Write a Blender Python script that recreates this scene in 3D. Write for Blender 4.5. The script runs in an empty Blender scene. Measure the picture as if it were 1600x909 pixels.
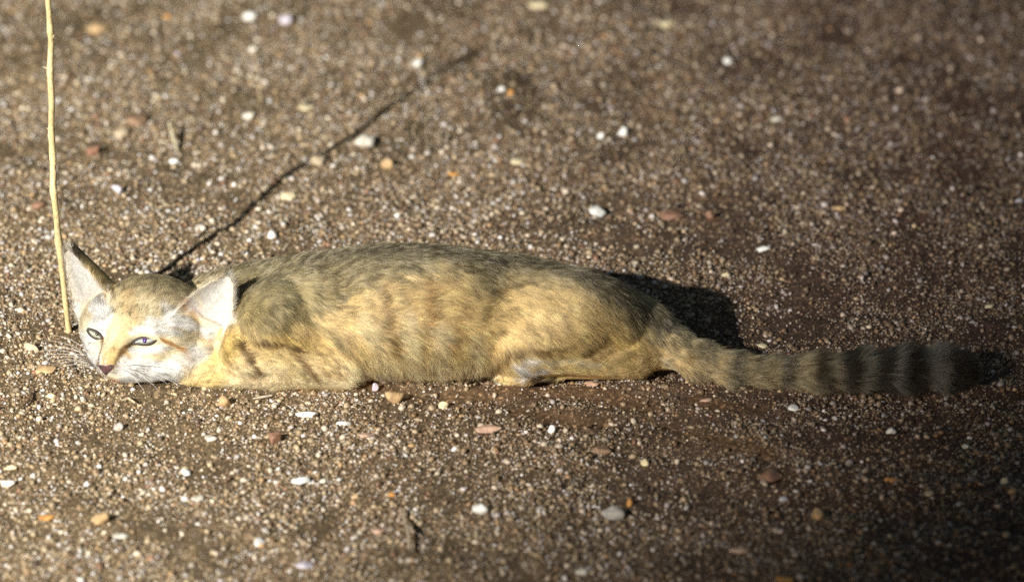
import bpy, math, random
import numpy as np
from mathutils import Vector, Matrix
from mathutils.bvhtree import BVHTree
import openvdb

# ------------------------------------------------------------------ camera, sky, lamp, exposure
SC = bpy.context.scene
PITCH = math.radians(27.0)
SP, CP = math.sin(PITCH), math.cos(PITCH)
DIST, FOCAL, SENSOR = 7.0, 286.36, 36.0
TGT = np.array([0.0, 0.176, 0.0])
CAM = TGT + DIST * np.array([0.0, -CP, SP])
FWD = np.array([0.0, CP, -SP]); UPV = np.array([0.0, SP, CP]); RGT = np.array([1.0, 0.0, 0.0])
cam_data = bpy.data.cameras.new('camera')
cam_data.lens = FOCAL; cam_data.sensor_width = SENSOR
cam_data.clip_start = 0.1; cam_data.clip_end = 2000
cam_data.dof.use_dof = True
cam_data.dof.focus_distance = DIST - 0.13
cam_data.dof.aperture_fstop = 3.1
cam_data.dof.aperture_blades = 7
cam = bpy.data.objects.new('camera', cam_data); SC.collection.objects.link(cam)
cam.location = CAM; cam.rotation_euler = (math.pi / 2 - PITCH, 0, 0)
SC.camera = cam

AZ = (0.47, 0.883); ELEV = math.radians(30.0)
LD = np.array([AZ[0] * math.cos(ELEV), AZ[1] * math.cos(ELEV), -math.sin(ELEV)])   # travel direction of the light
world = bpy.data.worlds.new('World'); SC.world = world; world.use_nodes = True
wn = world.node_tree
sky = wn.nodes.new('ShaderNodeTexSky'); sky.sky_type = 'NISHITA'; sky.sun_disc = False
sky.sun_elevation = math.radians(3.0); sky.sun_rotation = math.atan2(-LD[0], -LD[1])
bg = wn.nodes['Background']; bg.inputs['Strength'].default_value = 0.095
wn.links.new(sky.outputs['Color'], bg.inputs['Color'])

SPOT_AT = np.array([-0.60, 0.17, 0.0])
lamp = bpy.data.lights.new('hand_spotlight', 'SPOT')
lamp.energy = 1700; lamp.color = (1.0, 0.95, 0.84); lamp.shadow_soft_size = 0.028
lamp.spot_size = math.radians(28.0); lamp.spot_blend = 1.0
lo = bpy.data.objects.new('hand_spotlight', lamp); SC.collection.objects.link(lo)
LPOS = SPOT_AT - LD * 4.2
lo.location = LPOS
lo.rotation_euler = Vector(LD).to_track_quat('-Z', 'Y').to_euler()

SC.view_settings.view_transform = 'Standard'; SC.view_settings.look = 'None'
SC.view_settings.exposure = 0.0; SC.view_settings.gamma = 1.0
SC.render.engine = 'CYCLES'
SC.cycles.use_denoising = False
SC.cycles.max_bounces = 8
SC.cycles.transparent_max_bounces = 8
rng = np.random.default_rng(7)

# ------------------------------------------------------------------ pixel <-> world (design aid, 1600 x 909 frame)
K = 1600 * FOCAL / SENSOR
def ray(u, v):
    d = FWD * K + RGT * (u - 800.0) - UPV * (v - 454.5)
    return d / np.linalg.norm(d)
def on_ground(u, v, z=0.0):
    d = ray(u, v); return CAM + d * ((z - CAM[2]) / d[2])
def at_y(u, v, y):
    d = ray(u, v); return CAM + d * ((y - CAM[1]) / d[1])
def project(P):
    q = np.asarray(P) - CAM
    w = q @ FWD
    return 800 + K * (q @ RGT) / w, 454.5 - K * (q @ UPV) / w
S = (DIST - 0.157) / K              # metres per pixel at the cat
V0 = float(project((0, 0, 0))[1])   # row of the world origin

# ------------------------------------------------------------------ helpers
def vnoise(p, scale, seed=0):
    q = np.asarray(p, dtype=np.float64) / scale
    i = np.floor(q).astype(np.int64); f = q - i; f = f * f * (3 - 2 * f)
    def h(ix, iy, iz):
        n = (ix * 73856093) ^ (iy * 19349663) ^ (iz * 83492791) ^ (seed * 2654435761)
        n = (n ^ (n >> 13)) * 1274126177 & 0x7fffffff
        return ((n ^ (n >> 16)) & 0xffff) / 65535.0
    r = 0
    for a in (0, 1):
        for b in (0, 1):
            for c in (0, 1):
                w = (f[..., 0] if a else 1 - f[..., 0]) * (f[..., 1] if b else 1 - f[..., 1]) * (f[..., 2] if c else 1 - f[..., 2])
                r = r + w * h(i[..., 0] + a, i[..., 1] + b, i[..., 2] + c)
    return r * 2 - 1
def p3(x, y, z=0.0):
    x = np.asarray(x, float); return np.stack([x, np.asarray(y, float) + 0 * x, np.zeros_like(x) + z], -1)
def smooth(a, b, x):
    t = np.clip((x - a) / (b - a), 0, 1); return t * t * (3 - 2 * t)

def make_obj(name, me, mat=None, parent=None):
    o = bpy.data.objects.new(name, me); SC.collection.objects.link(o)
    if mat: me.materials.append(mat)
    if parent: o.parent = parent
    return o
def tag(o, label=None, cat=None, group=None, kind=None):
    if label: o['label'] = label
    if cat: o['category'] = cat
    if group: o['group'] = group
    if kind: o['kind'] = kind
    return o
def mesh_np(name, V, F, col=None, shade=True):
    """V (n,3), F (m,k) all faces with k corners"""
    me = bpy.data.meshes.new(name); V = np.ascontiguousarray(V, dtype=np.float32); F = np.ascontiguousarray(F, dtype=np.int32)
    m, k = F.shape
    me.vertices.add(len(V)); me.vertices.foreach_set('co', V.ravel())
    me.loops.add(m * k); me.loops.foreach_set('vertex_index', F.ravel())
    me.polygons.add(m); me.polygons.foreach_set('loop_start', np.arange(0, m * k, k, dtype=np.int32))
    me.polygons.foreach_set('loop_total', np.full(m, k, dtype=np.int32))
    if shade: me.polygons.foreach_set('use_smooth', np.ones(m, dtype=bool))
    if col is not None:
        a = me.attributes.new('tint', 'FLOAT_COLOR', 'POINT')
        c = np.ones((len(V), 4), dtype=np.float32); c[:, :3] = col
        a.data.foreach_set('color', c.ravel())
    me.update(); me.validate()
    return me

def mat_base(name, rough=0.6, spec=0.4):
    m = bpy.data.materials.new(name); m.use_nodes = True
    b = m.node_tree.nodes['Principled BSDF']
    b.inputs['Roughness'].default_value = rough; b.inputs['Specular IOR Level'].default_value = spec
    return m, m.node_tree, b
def N(nt, t, **kw):
    n = nt.nodes.new(t)
    for k, v in kw.items():
        if k in n.inputs: n.inputs[k].default_value = v
        else: setattr(n, k, v)
    return n
def mat_tint(name, rough, spec, var=0.25, scale=60, bump=0.0, bscale=300):
    m, nt, b = mat_base(name, rough, spec)
    at = N(nt, 'ShaderNodeAttribute', attribute_name='tint')
    tc = N(nt, 'ShaderNodeTexCoord'); no = N(nt, 'ShaderNodeTexNoise', Scale=scale, Detail=4.0)
    nt.links.new(tc.outputs['Object'], no.inputs['Vector'])
    mr = N(nt, 'ShaderNodeMapRange'); mr.inputs['From Min'].default_value = .3; mr.inputs['From Max'].default_value = .7
    mr.inputs['To Min'].default_value = 1 - var; mr.inputs['To Max'].default_value = 1 + var
    nt.links.new(no.outputs['Fac'], mr.inputs['Value'])
    mx = N(nt, 'ShaderNodeVectorMath', operation='SCALE')
    nt.links.new(at.outputs['Color'], mx.inputs[0]); nt.links.new(mr.outputs['Result'], mx.inputs['Scale'])
    nt.links.new(mx.outputs['Vector'], b.inputs['Base Color'])
    if bump:
        n2 = N(nt, 'ShaderNodeTexNoise', Scale=bscale, Detail=3.0); nt.links.new(tc.outputs['Object'], n2.inputs['Vector'])
        bp = N(nt, 'ShaderNodeBump', Strength=bump, Distance=0.001)
        nt.links.new(n2.outputs['Fac'], bp.inputs['Height']); nt.links.new(bp.outputs['Normal'], b.inputs['Normal'])
    return m
def mat_plain(name, col, rough, spec=0.4, coat=0.0):
    m, nt, b = mat_base(name, rough, spec)
    tc = N(nt, 'ShaderNodeTexCoord'); no = N(nt, 'ShaderNodeTexNoise', Scale=400.0, Detail=3.0)
    nt.links.new(tc.outputs['Object'], no.inputs['Vector'])
    cr = N(nt, 'ShaderNodeValToRGB')
    cr.color_ramp.elements[0].color = (*[c * .75 for c in col], 1); cr.color_ramp.elements[1].color = (*[min(1, c * 1.2) for c in col], 1)
    nt.links.new(no.outputs['Fac'], cr.inputs['Fac']); nt.links.new(cr.outputs['Color'], b.inputs['Base Color'])
    b.inputs['Coat Weight'].default_value = coat
    return m

# ------------------------------------------------------------------ ground
# smooth, grain-poor patches of reddish soil in front of the cat: (polyline in pixels, radius px)
BARE = [([(470, 606), (540, 610), (600, 612), (640, 620)], 9), ([(700, 622), (790, 612), (880, 612), (960, 622), (1010, 632)], 11),
        ([(800, 640), (880, 648), (950, 655)], 8), ([(1080, 628), (1130, 640), (1190, 644)], 7), ([(1040, 662), (1110, 685), (1200, 715)], 9),
        ([(1190, 740), (1230, 752)], 12), ([(880, 606), (840, 600)], 7)]
BARE = [(np.array([on_ground(*p)[:2] for p in pl]), r * S) for pl, r in BARE]
def seg_dist2(P, A, B):
    ab = B - A; t = np.clip(((P - A) @ ab) / (ab @ ab), 0, 1); return np.linalg.norm(P - (A + t[:, None] * ab), axis=1)
def bare(x, y):
    P = np.stack([x, y * 1.0], -1); m = np.zeros(len(P))
    for pl, r in BARE:
        d = np.full(len(P), 9.)
        for a, b in zip(pl[:-1], pl[1:]):
            ab = b - a; t = np.clip(((P - a) @ ab) / (ab @ ab), 0, 1); q = P - (a + t[:, None] * ab)
            d = np.minimum(d, np.hypot(q[:, 0], q[:, 1] * .6))
        m = np.maximum(m, 1 - smooth(r * .5, r * 2.1, d))
    return m
def ground_z(x, y):
    x = np.asarray(x, float).ravel(); y = np.asarray(y, float).ravel()
    near = np.exp(-((x / .9) ** 2 + ((y - .1) / .9) ** 2))
    z = .010 * vnoise(p3(x, y), .45, 1) * (1 - .7 * near) + .004 * vnoise(p3(x, y), .11, 2) + .0022 * vnoise(p3(x, y), .035, 3) + .0012 * vnoise(p3(x, y), .012, 4)
    z = z + .0006 * vnoise(p3(x, y), .005, 5)
    # little bank thrown up in front of the body, shallow wheel furrows running to the right
    z = z + (.0055 + .003 * vnoise(p3(x, y), .02, 7)) * np.exp(-((y + .008 + .006 * vnoise(p3(x, y * 0), .12, 6)) / .010) ** 2) * smooth(-.5, -.2, x) * (1 - smooth(.5, .8, x)) * .7
    for k in range(3):
        yc = -.055 - .04 * k - (x * .12 * (k + .4))
        z = z - .0035 * np.exp(-((y - yc) / .008) ** 2) * smooth(-.05, .15, x) * (1 - smooth(.42, .7, x))
    sb = on_ground(108, 517)
    z = z + .007 * np.exp(-((x - sb[0]) ** 2 + (y - sb[1]) ** 2) / .011 ** 2)
    z = z - .001 * bare(x, y)
    under = np.exp(-((y - .065) / .05) ** 4) * smooth(-.42, -.36, x) * (1 - smooth(.36, .42, x))
    return z * (1 - under) - .001 * under

def axis(lo, hi, step, far, n):
    c = np.arange(lo, hi + step / 2, step); g = np.geomspace(step, far, n).cumsum()
    g = g * (far / g[-1])
    return np.concatenate([(lo - g)[::-1], c, hi + g])
gx = axis(-.78, .78, .0027, 400, 60); gy = axis(-.62, 1.25, .0032, 400, 60)
GX, GY = np.meshgrid(gx, gy)
GZ = ground_z(GX, GY).reshape(GX.shape)
far = np.maximum(np.abs(GX) - .78, np.maximum(-.62 - GY, GY - 1.25))
GZ = GZ + np.where(far > 2, 0.25 * vnoise(p3(GX, GY), 14., 9) * smooth(2, 30, far), 0)
gcol = np.zeros((GX.size, 3)); bm_ = bare(GX.ravel(), GY.ravel())
nz = vnoise(p3(GX.ravel(), GY.ravel()), .06, 11) * .5 + vnoise(p3(GX.ravel(), GY.ravel()), .018, 12) * .5
dim_r = smooth(-.35, .4, GX.ravel())                                   # lamp falloff painted into the soil colour: redder and darker to the right
soil_lit = np.array([.165, .120, .070]); soil_dim = np.array([.072, .040, .030])
gcol = soil_lit * (1 - dim_r[:, None]) + soil_dim * dim_r[:, None]
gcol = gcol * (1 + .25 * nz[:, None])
gcol = gcol * (1 - .6 * bm_[:, None]) + np.array([.21, .12, .06]) * .6 * bm_[:, None] * (1 - .4 * dim_r[:, None])
ny, nx = GX.shape; idx = np.arange(nx * ny).reshape(ny, nx)
F = np.stack([idx[:-1, :-1], idx[:-1, 1:], idx[1:, 1:], idx[1:, :-1]], -1).reshape(-1, 4)
m_soil, nt, b = mat_base('sandy_soil', .85, .25)
at = N(nt, 'ShaderNodeAttribute', attribute_name='tint'); tc = N(nt, 'ShaderNodeTexCoord')
vo = N(nt, 'ShaderNodeTexVoronoi', Scale=420.0); nt.links.new(tc.outputs['Object'], vo.inputs['Vector'])
hsv = N(nt, 'ShaderNodeSeparateColor'); nt.links.new(vo.outputs['Color'], hsv.inputs['Color'])
cr = N(nt, 'ShaderNodeValToRGB'); e = cr.color_ramp.elements
e[0].position = 0; e[0].color = (.55, .55, .55, 1); e[1].position = 1; e[1].color = (3.2, 3.2, 3.4, 1)
x_ = cr.color_ramp.elements.new(.72); x_.color = (1.1, 1.1, 1.1, 1); x_ = cr.color_ramp.elements.new(.93); x_.color = (1.7, 1.7, 1.7, 1)
nt.links.new(hsv.outputs[0], cr.inputs['Fac'])
mx = N(nt, 'ShaderNodeVectorMath', operation='MULTIPLY'); nt.links.new(at.outputs['Color'], mx.inputs[0]); nt.links.new(cr.outputs['Color'], mx.inputs[1])
nt.links.new(mx.outputs['Vector'], b.inputs['Base Color'])
n2 = N(nt, 'ShaderNodeTexNoise', Scale=700.0, Detail=4.0); nt.links.new(tc.outputs['Object'], n2.inputs['Vector'])
ad = N(nt, 'ShaderNodeMath', operation='ADD'); nt.links.new(n2.outputs['Fac'], ad.inputs[0]); nt.links.new(hsv.outputs[1], ad.inputs[1])
bp = N(nt, 'ShaderNodeBump', Strength=.8, Distance=.0012); nt.links.new(ad.outputs[0], bp.inputs['Height']); nt.links.new(bp.outputs['Normal'], b.inputs['Normal'])
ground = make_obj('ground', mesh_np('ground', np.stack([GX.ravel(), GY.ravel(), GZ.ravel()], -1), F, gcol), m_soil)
tag(ground, 'bare brown sandy soil stretching away under the lying cat', 'ground', kind='structure')

# ------------------------------------------------------------------ gravel: one mass of grains
def ico():
    t = (1 + 5 ** .5) / 2
    v = np.array([(-1, t, 0), (1, t, 0), (-1, -t, 0), (1, -t, 0), (0, -1, t), (0, 1, t), (0, -1, -t), (0, 1, -t), (t, 0, -1), (t, 0, 1), (-t, 0, -1), (-t, 0, 1)], float)
    f = np.array([(0, 11, 5), (0, 5, 1), (0, 1, 7), (0, 7, 10), (0, 10, 11), (1, 5, 9), (5, 11, 4), (11, 10, 2), (10, 7, 6), (7, 1, 8),
                  (3, 9, 4), (3, 4, 2), (3, 2, 6), (3, 6, 8), (3, 8, 9), (4, 9, 5), (2, 4, 11), (6, 2, 10), (8, 6, 7), (9, 8, 1)])
    return v / np.linalg.norm(v[0]), f
OCT = (np.array([(1, 0, 0), (-1, 0, 0), (0, 1, 0), (0, -1, 0), (0, 0, 1), (0, 0, -1)], float),
       np.array([(0, 2, 4), (2, 1, 4), (1, 3, 4), (3, 0, 4), (2, 0, 5), (1, 2, 5), (3, 1, 5), (0, 3, 5)]))
PAL = np.array([(.76, .68, .54), (.52, .42, .27), (.36, .27, .16), (.24, .16, .09), (.86, .85, .84), (.50, .33, .17), (.32, .18, .11), (.55, .52, .50), (.14, .10, .075)])
PW = np.array([.13, .24, .22, .17, .06, .035, .035, .07, .03]); PW = PW / PW.sum()
def grains(n, proto, lo, hi, area, flat=.6, jit=.35, core=(-.48, .48, -.34, .84), fth=.42):
    x = rng.uniform(area[0], area[1], n); y = rng.uniform(area[2], area[3], n)
    dens = .48 + .65 * vnoise(p3(x, y), .05, 21) + .25 * vnoise(p3(x, y), .012, 22)
    ox = np.maximum(np.maximum(core[0] - x, x - core[1]), 0); oy = np.maximum(np.maximum(core[2] - y, y - core[3]), 0)
    fade = 1 - smooth(0, fth, np.hypot(ox, oy) + .06 * vnoise(p3(x, y), .1, 23) * (np.hypot(ox, oy) > .02))
    k = rng.random(n) < fade
    x, y, dens = x[k], y[k], dens[k]; n = len(x)
    k = rng.random(n) < np.clip(dens + .25, .12, 1) * (1 - .80 * bare(x, y))
    x, y = x[k], y[k]; n = len(x)
    s = lo * (hi / lo) ** (rng.random(n) ** 2.6)
    pv, pf = proto; nv = len(pv)
    V = pv[None] * (1 + rng.uniform(-jit, jit, (n, nv, 1)))
    V = V * (s[:, None] * np.stack([np.ones(n), rng.uniform(.6, 1, n), rng.uniform(.45, .95, n) * flat / .6], -1))[:, None, :]
    tx, ty, tz = rng.uniform(-.5, .5, n), rng.uniform(-.5, .5, n), rng.uniform(0, 6.283, n)
    def rot(V, a, i, j):
        c, s_ = np.cos(a)[:, None], np.sin(a)[:, None]; A, B = V[..., i].copy(), V[..., j].copy()
        V[..., i] = A * c - B * s_; V[..., j] = A * s_ + B * c
    rot(V, tx, 1, 2); rot(V, ty, 0, 2); rot(V, tz, 0, 1)
    z = ground_z(x, y) + s * rng.uniform(.0, .35, n)
    V += np.stack([x, y, z], -1)[:, None, :]
    c = PAL[rng.choice(len(PAL), n, p=PW)] * rng.uniform(.6, 1.15, (n, 1))
    dim_r = smooth(-.3, .42, x)[:, None]
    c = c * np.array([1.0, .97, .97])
    c = c * (1 - dim_r * .45 * (rng.random((n, 1)) < .9)) * (1 - dim_r * np.array([0, .10, .10]))  # grain colours darkened to the right, painting in the lamp falloff
    C = np.repeat(c, nv, 0)
    Fc = (pf[None] + (np.arange(n) * nv)[:, None, None]).reshape(-1, 3)
    return V.reshape(-1, 3), Fc, C
parts = [grains(560000, OCT, .0007, .0021, (-.9, .9, -.76, 1.26)), grains(171000, ico(), .0012, .0037, (-.9, .9, -.76, 1.26), .55),
         grains(230000, OCT, .0008, .0024, (-1.6, 1.6, -1.3, 2.2), core=(-.8, .8, -.7, 1.3), fth=.8), grains(30000, ico(), .0013, .0034, (-1.6, 1.6, -1.3, 2.2), core=(-.8, .8, -.7, 1.3), fth=.8)]
off = 0; VV, FF, CC = [], [], []
for V, Fc, C in parts:
    VV.append(V); FF.append(Fc + off); CC.append(C); off += len(V)
VV, FF, CC = np.concatenate(VV), np.concatenate(FF), np.concatenate(CC)
m_grain = mat_tint('gravel_grains', .42, .6, .15, 300)
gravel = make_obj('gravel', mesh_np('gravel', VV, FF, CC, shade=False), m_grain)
tag(gravel, 'fine pale quartz and sandstone grit strewn over the brown soil', 'gravel', kind='stuff')

# ------------------------------------------------------------------ single stones
W, PALE, CREAM, TAN, ORANGE, RED, GREY, LILAC, BEIGE, BRN, PINK = ((.88, .88, .86), (.70, .66, .58), (.74, .64, .42), (.58, .40, .22), (.60, .30, .09),
    (.30, .165, .11), (.42, .40, .38), (.66, .62, .72), (.55, .45, .32), (.30, .19, .12), (.60, .40, .30))
STONES = [
 (152,45,44,26,TAN,'tan stone with a black shadow near the upper left corner'), (388,25,30,22,W,'bright white stone at the top edge, left of the middle'),
 (395,79,18,14,PALE,'small pale stone just below the bright white one near the top edge'), (275,87,14,14,LILAC,'small bluish white pebble right of the tan stone in the upper left'),
 (448,31,28,20,LILAC,'pale pinkish grey stone near the top edge beside the bright white one'), (190,208,32,22,BEIGE,'rounded beige stone with a black shadow right of the upright stem'),
 (215,186,44,26,BRN,'broad flat brown stone touching the rounded beige one'), (146,236,24,18,RED,'reddish stone just right of the upright stem'),
 (185,296,26,22,LILAC,'lilac grey stone above the left ear of the cat'), (272,252,20,12,W,'small white chip at the foot of the short straw piece'),
 (478,169,32,15,CREAM,'long cream stone behind the stem shadow, upper left'), (390,180,28,14,PALE,'flat pale stone left of the stem shadow, well behind the cat'),
 (570,222,38,26,PALE,'round off-white stone at the middle of the stem shadow'), (605,256,22,22,TAN,'tan stone just below the round off-white stone'),
 (492,250,32,24,BEIGE,'beige rounded stone just left of the round off-white one'), (450,308,28,15,CREAM,'yellowish cream stone below the stem shadow behind the shoulders'),
 (62,320,26,18,RED,'dull pinkish brown stone touching the upright stem on its left'), (262,27,16,12,ORANGE,'small orange pebble near the top edge at left'),
 (840,8,42,14,CREAM,'long cream stone cut by the top edge near the middle'), (1040,38,34,20,CREAM,'cream block of stone near the top edge, right of the middle'),
 (653,99,20,14,W,'pinkish white pebble at the far end of the stem shadow'), (783,140,14,12,W,'white pebble touching a small orange one behind the cat'),
 (797,146,14,12,ORANGE,'small bright orange pebble touching a white one behind the cat'), (975,207,20,20,W,'brilliant white round pebble, right one of a pair far behind the rump'),
 (939,213,14,12,W,'smaller white pebble, left one of a pair far behind the rump'), (933,330,32,18,W,'white stone lying just behind the back of the cat'),
 (1048,337,46,26,RED,'large reddish brown stone with a shadow behind the rump'), (620,338,14,13,W,'tiny brilliant white pebble behind the middle of the back'),
 (710,272,22,12,ORANGE,'orange brown pebble behind the middle of the back'), (810,253,26,15,CREAM,'cream stone with a dark shadow far behind the back'),
 (1111,338,20,20,RED,'small upright red stone right of the large reddish brown one'), (315,357,22,16,PALE,'pale stone beside the near end of the stem shadow'),
 (425,367,17,14,W,'white pebble just behind the shoulders'), (1137,95,16,15,W,'white round pebble in the upper right, nearest the middle'),
 (1213,187,27,12,PALE,'long pale stone in the upper right part of the ground'), (1135,430,17,13,CREAM,'cream pebble above the cast shadow of the rump'),
 (1193,388,24,9,W,'thin white chip in the open ground right of the rump'), (1593,315,14,11,LILAC,'lavender white pebble at the right edge'),
 (1545,478,17,9,CREAM,'creamy pebble above the black tail tip'), (155,810,31,30,TAN,'round tan orange stone with a black shadow at lower left'),
 (75,808,30,14,ORANGE,'flat orange stone left of the round tan orange one at lower left'), (78,619,20,14,CREAM,'cream stone below the whiskers'),
 (70,576,38,18,TAN,'flat tan stone right under the whiskers'), (48,543,30,20,BEIGE,'beige stone left of the whiskers'),
 (290,738,16,12,W,'small white pebble below the head, lower left'), (330,685,20,12,PALE,'pale pebble below the neck of the cat'),
 (310,778,26,12,PALE,'flat pinkish white chip at lower left'), (185,667,17,15,GREY,'grey pebble below the chin of the cat'),
 (190,836,28,12,PALE,'pale flat stone below the round tan orange stone'), (18,730,24,14,CREAM,'yellowish stone near the left edge, below the cat'),
 (12,755,24,16,PALE,'pale blurred stone at the left edge below the yellowish one'), (350,630,24,22,TAN,'tan stone in front of the forearm'),
 (415,605,38,10,PALE,'thin flat pale stone under the forearm'), (482,647,43,17,W,'long bright white flake, left one of two in front of the elbow'),
 (537,663,28,12,W,'bright white flake, right one of two in front of the elbow'), (545,598,15,12,W,'white pebble touching the belly fur'),
 (570,594,22,14,GREY,'grey brown pebble against the belly fur'), (586,605,12,15,LILAC,'small lilac pebble in front of the belly'),
 (616,621,36,25,TAN,'lumpy yellow tan stone in front of the belly'), (693,634,17,13,CREAM,'small cream block in front of the belly, right of the lumpy one'),
 (765,669,45,19,PINK,'long pinkish orange stone in front of the hind paw'), (570,680,28,10,PINK,'flat pinkish tan stone right below the two white flakes'),
 (467,750,36,14,W,'flat lavender white stone in the lower left half'), (505,751,13,10,PALE,'tiny pale pebble right of the flat lavender white stone'),
 (432,684,22,24,RED,'reddish brown stone left of the two white flakes'), (749,795,29,21,W,'bright white stone alone near the bottom middle'),
 (590,829,26,14,PINK,'pinkish tan stone near the bottom, left of the forked twig'), (475,883,34,17,LILAC,'lavender grey stone at the bottom edge'),
 (405,848,19,12,W,'white pebble near the bottom edge, left part'), (710,701,12,10,W,'tiny white pebble below the long pinkish orange stone'),
 (612,772,13,11,ORANGE,'small orange pebble in the lower middle'), (555,775,13,13,TAN,'small tan pebble left of the orange one in the lower middle'),
 (862,672,13,13,W,'white upright pebble in front of the haunch'), (1008,722,16,14,CREAM,'square cream pebble below the rump'),
 (958,803,36,25,GREY,'blue grey round stone at the bottom, right of the middle'), (940,703,30,15,BRN,'dark brown wedge stone below the haunch'),
 (1157,860,33,12,PINK,'flat pinkish tan stone near the bottom at right of the middle'), (910,892,23,13,PALE,'whitish stone at the bottom edge below the blue grey one'),
 (1103,625,22,10,PINK,'pinkish cream stone touching the base of the tail'), (925,600,27,8,PINK,'thin pinkish grey chip under the hind foot'),
 (984,786,11,19,ORANGE,'narrow orange stone beside the blue grey round one'), (1240,637,19,11,W,'lavender white pebble below the middle of the tail'),
 (1372,672,16,9,ORANGE,'yellow orange pebble, left one of a pair below the tail'), (1393,673,18,12,W,'whitish pebble, right one of a pair below the tail'),
 (1397,750,31,13,ORANGE,'orange brown flat stone in the lower right'), (1278,804,21,19,TAN,'orange tan stone in the lower right, nearest the bottom edge'),
 (1580,768,18,13,TAN,'tan pebble near the right edge, low down'), (1508,697,15,9,PALE,'pale grey pebble below the tail tip'),
 (1570,752,13,12,PALE,'small white pebble near the right edge above the tan one'), (1204,745,40,22,RED,'broad reddish brown stone below the base of the tail'),
 (1225,780,16,11,LILAC,'bluish white pebble below the broad reddish brown stone'), (1228,905,36,12,ORANGE,'orange stone cut by the bottom edge at right'),
 (1310,325,28,10,TAN,'tan chip in the dim ground at right, behind the tail'), (1000,432,15,11,GREY,'grey pebble beside the upper edge of the cast shadow'),
 (1190,540,18,9,CREAM,'cream chip touching the far side of the tail'), (1452,770,18,10,BEIGE,'small beige pebble right of the orange brown flat stone'),
]
m_stone = mat_tint('stone', .6, .4, .28, 160, .7, 500)
import bmesh
def stone_mesh(w, h, col, seed):
    bm = bmesh.new(); bmesh.ops.create_icosphere(bm, subdivisions=3, radius=1.0)
    r = np.random.default_rng(seed); co = np.array([v.co[:] for v in bm.verts])
    for _ in range(16):                                 # knock flat facets off
        n = r.normal(size=3); n /= np.linalg.norm(n); d = co @ n; lim = r.uniform(.5, .85)
        co = co - np.maximum(d - lim, 0)[:, None] * n
    co = co * (1 + .07 * vnoise(co + seed * 3.1, .5, seed)[:, None])
    co *= np.array([1, r.uniform(.7, 1.05), 1]); co /= np.abs(co[:, 0]).max()
    # picture height = .454*depth + .891*height
    dep = w * .5 * r.uniform(.75, 1.0); hz = max(h * .5 / .891 * .9 , w * .14)
    if h < .6 * w: dep = min(dep, h * .5 / .454 * .75); hz = max(.0012, (h * .5 - .3 * dep * .454) * .9)
    co = co * np.array([w / 2, dep, hz])
    a = r.uniform(-.35, .35); c, s = math.cos(a), math.sin(a)
    co = np.stack([co[:, 0] * c - co[:, 1] * s, co[:, 0] * s + co[:, 1] * c, co[:, 2]], -1)
    F = np.array([[v.index for v in f.verts] for f in bm.faces]); bm.free()
    sp = vnoise(co, w * .15, seed + 5)[:, None]; cc = np.array(col) * (1 + .22 * sp)
    return mesh_np('stone', co, F, np.clip(cc, 0, .92)), hz
KIND = {id(W): 'quartz_pebble'}
for i, (u, v, w, h, c, lab) in enumerate(STONES):
    wm, hm = w * S, h * S
    me, hz = stone_mesh(wm, hm, c, 100 + i)
    base = on_ground(u, v, hz * .45)
    g = float(ground_z([base[0]], [base[1]])[0])
    base = on_ground(u, v, g + hz * .5)
    o = make_obj('stone' if w >= 20 else 'pebble', me, m_stone); o.location = (base[0], base[1], g + hz * .5)
    me.polygons.foreach_set('use_smooth', np.ones(len(me.polygons), bool))
    tag(o, lab, 'stone' if w >= 20 else 'pebble', 'loose stones lying on the grit')

# ------------------------------------------------------------------ the cat: one signed-distance body
VOX = 0.0015
X0, X1, Y0, Y1, Z0, Z1 = -.415, .405, -.05, .135, -.008, .150
xs = np.arange(X0, X1, VOX, dtype=np.float32); ys = np.arange(Y0, Y1, VOX, dtype=np.float32); zs = np.arange(Z0, Z1, VOX, dtype=np.float32)
field = np.full((len(xs), len(ys), len(zs)), .03, dtype=np.float32)
PR = []     # every primitive: distance function, bounding box, flow, length, zone
def cone_d(P, a, b, ra, rb, q=None):
    ab = b - a; L2 = ab @ ab
    t = np.clip(((P - a) @ ab) / L2, 0, 1)
    v = P - (a + t[..., None] * ab)
    if q is not None: v = v / q
    return np.linalg.norm(v, axis=-1) - (ra + (rb - ra) * t)
def ell_d(P, c, r, R=None):
    q = P - c
    if R is not None: q = q @ R          # columns of R are the local axes
    k = q / r; n = np.linalg.norm(k, axis=-1); g = np.linalg.norm(k / r, axis=-1)
    return n * (n - 1) / np.maximum(g, 1e-6)
def add(fn, lo, hi, k=.006, flow=(1, 0, 0), ln=.010, zone='body', sub=False):
    PR.append(dict(fn=fn, flow=flow, ln=ln, zone=zone, sub=sub))
    lo = np.asarray(lo) - .014; hi = np.asarray(hi) + .014
    i0, i1 = np.searchsorted(xs, [lo[0], hi[0]]); j0, j1 = np.searchsorted(ys, [lo[1], hi[1]]); k0, k1 = np.searchsorted(zs, [lo[2], hi[2]])
    if i1 <= i0 or j1 <= j0 or k1 <= k0: return
    G = np.stack(np.meshgrid(xs[i0:i1], ys[j0:j1], zs[k0:k1], indexing='ij'), -1)
    d = fn(G).astype(np.float32); f = field[i0:i1, j0:j1, k0:k1]
    if sub:
        d = -d; h = np.clip(.5 + .5 * (d - f) / k, 0, 1); f[...] = f * (1 - h) + d * h + k * h * (1 - h)
    else:
        h = np.clip(.5 + .5 * (d - f) / k, 0, 1); f[...] = d * (1 - h) + f * h - k * h * (1 - h)
def cone(a, b, ra, rb, **kw):
    a, b = np.asarray(a, float), np.asarray(b, float); r = max(ra, rb)
    kw.setdefault('flow', (b - a) / np.linalg.norm(b - a))
    add(lambda P: cone_d(P, a, b, ra, rb), np.minimum(a, b) - r, np.maximum(a, b) + r, **kw)
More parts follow.
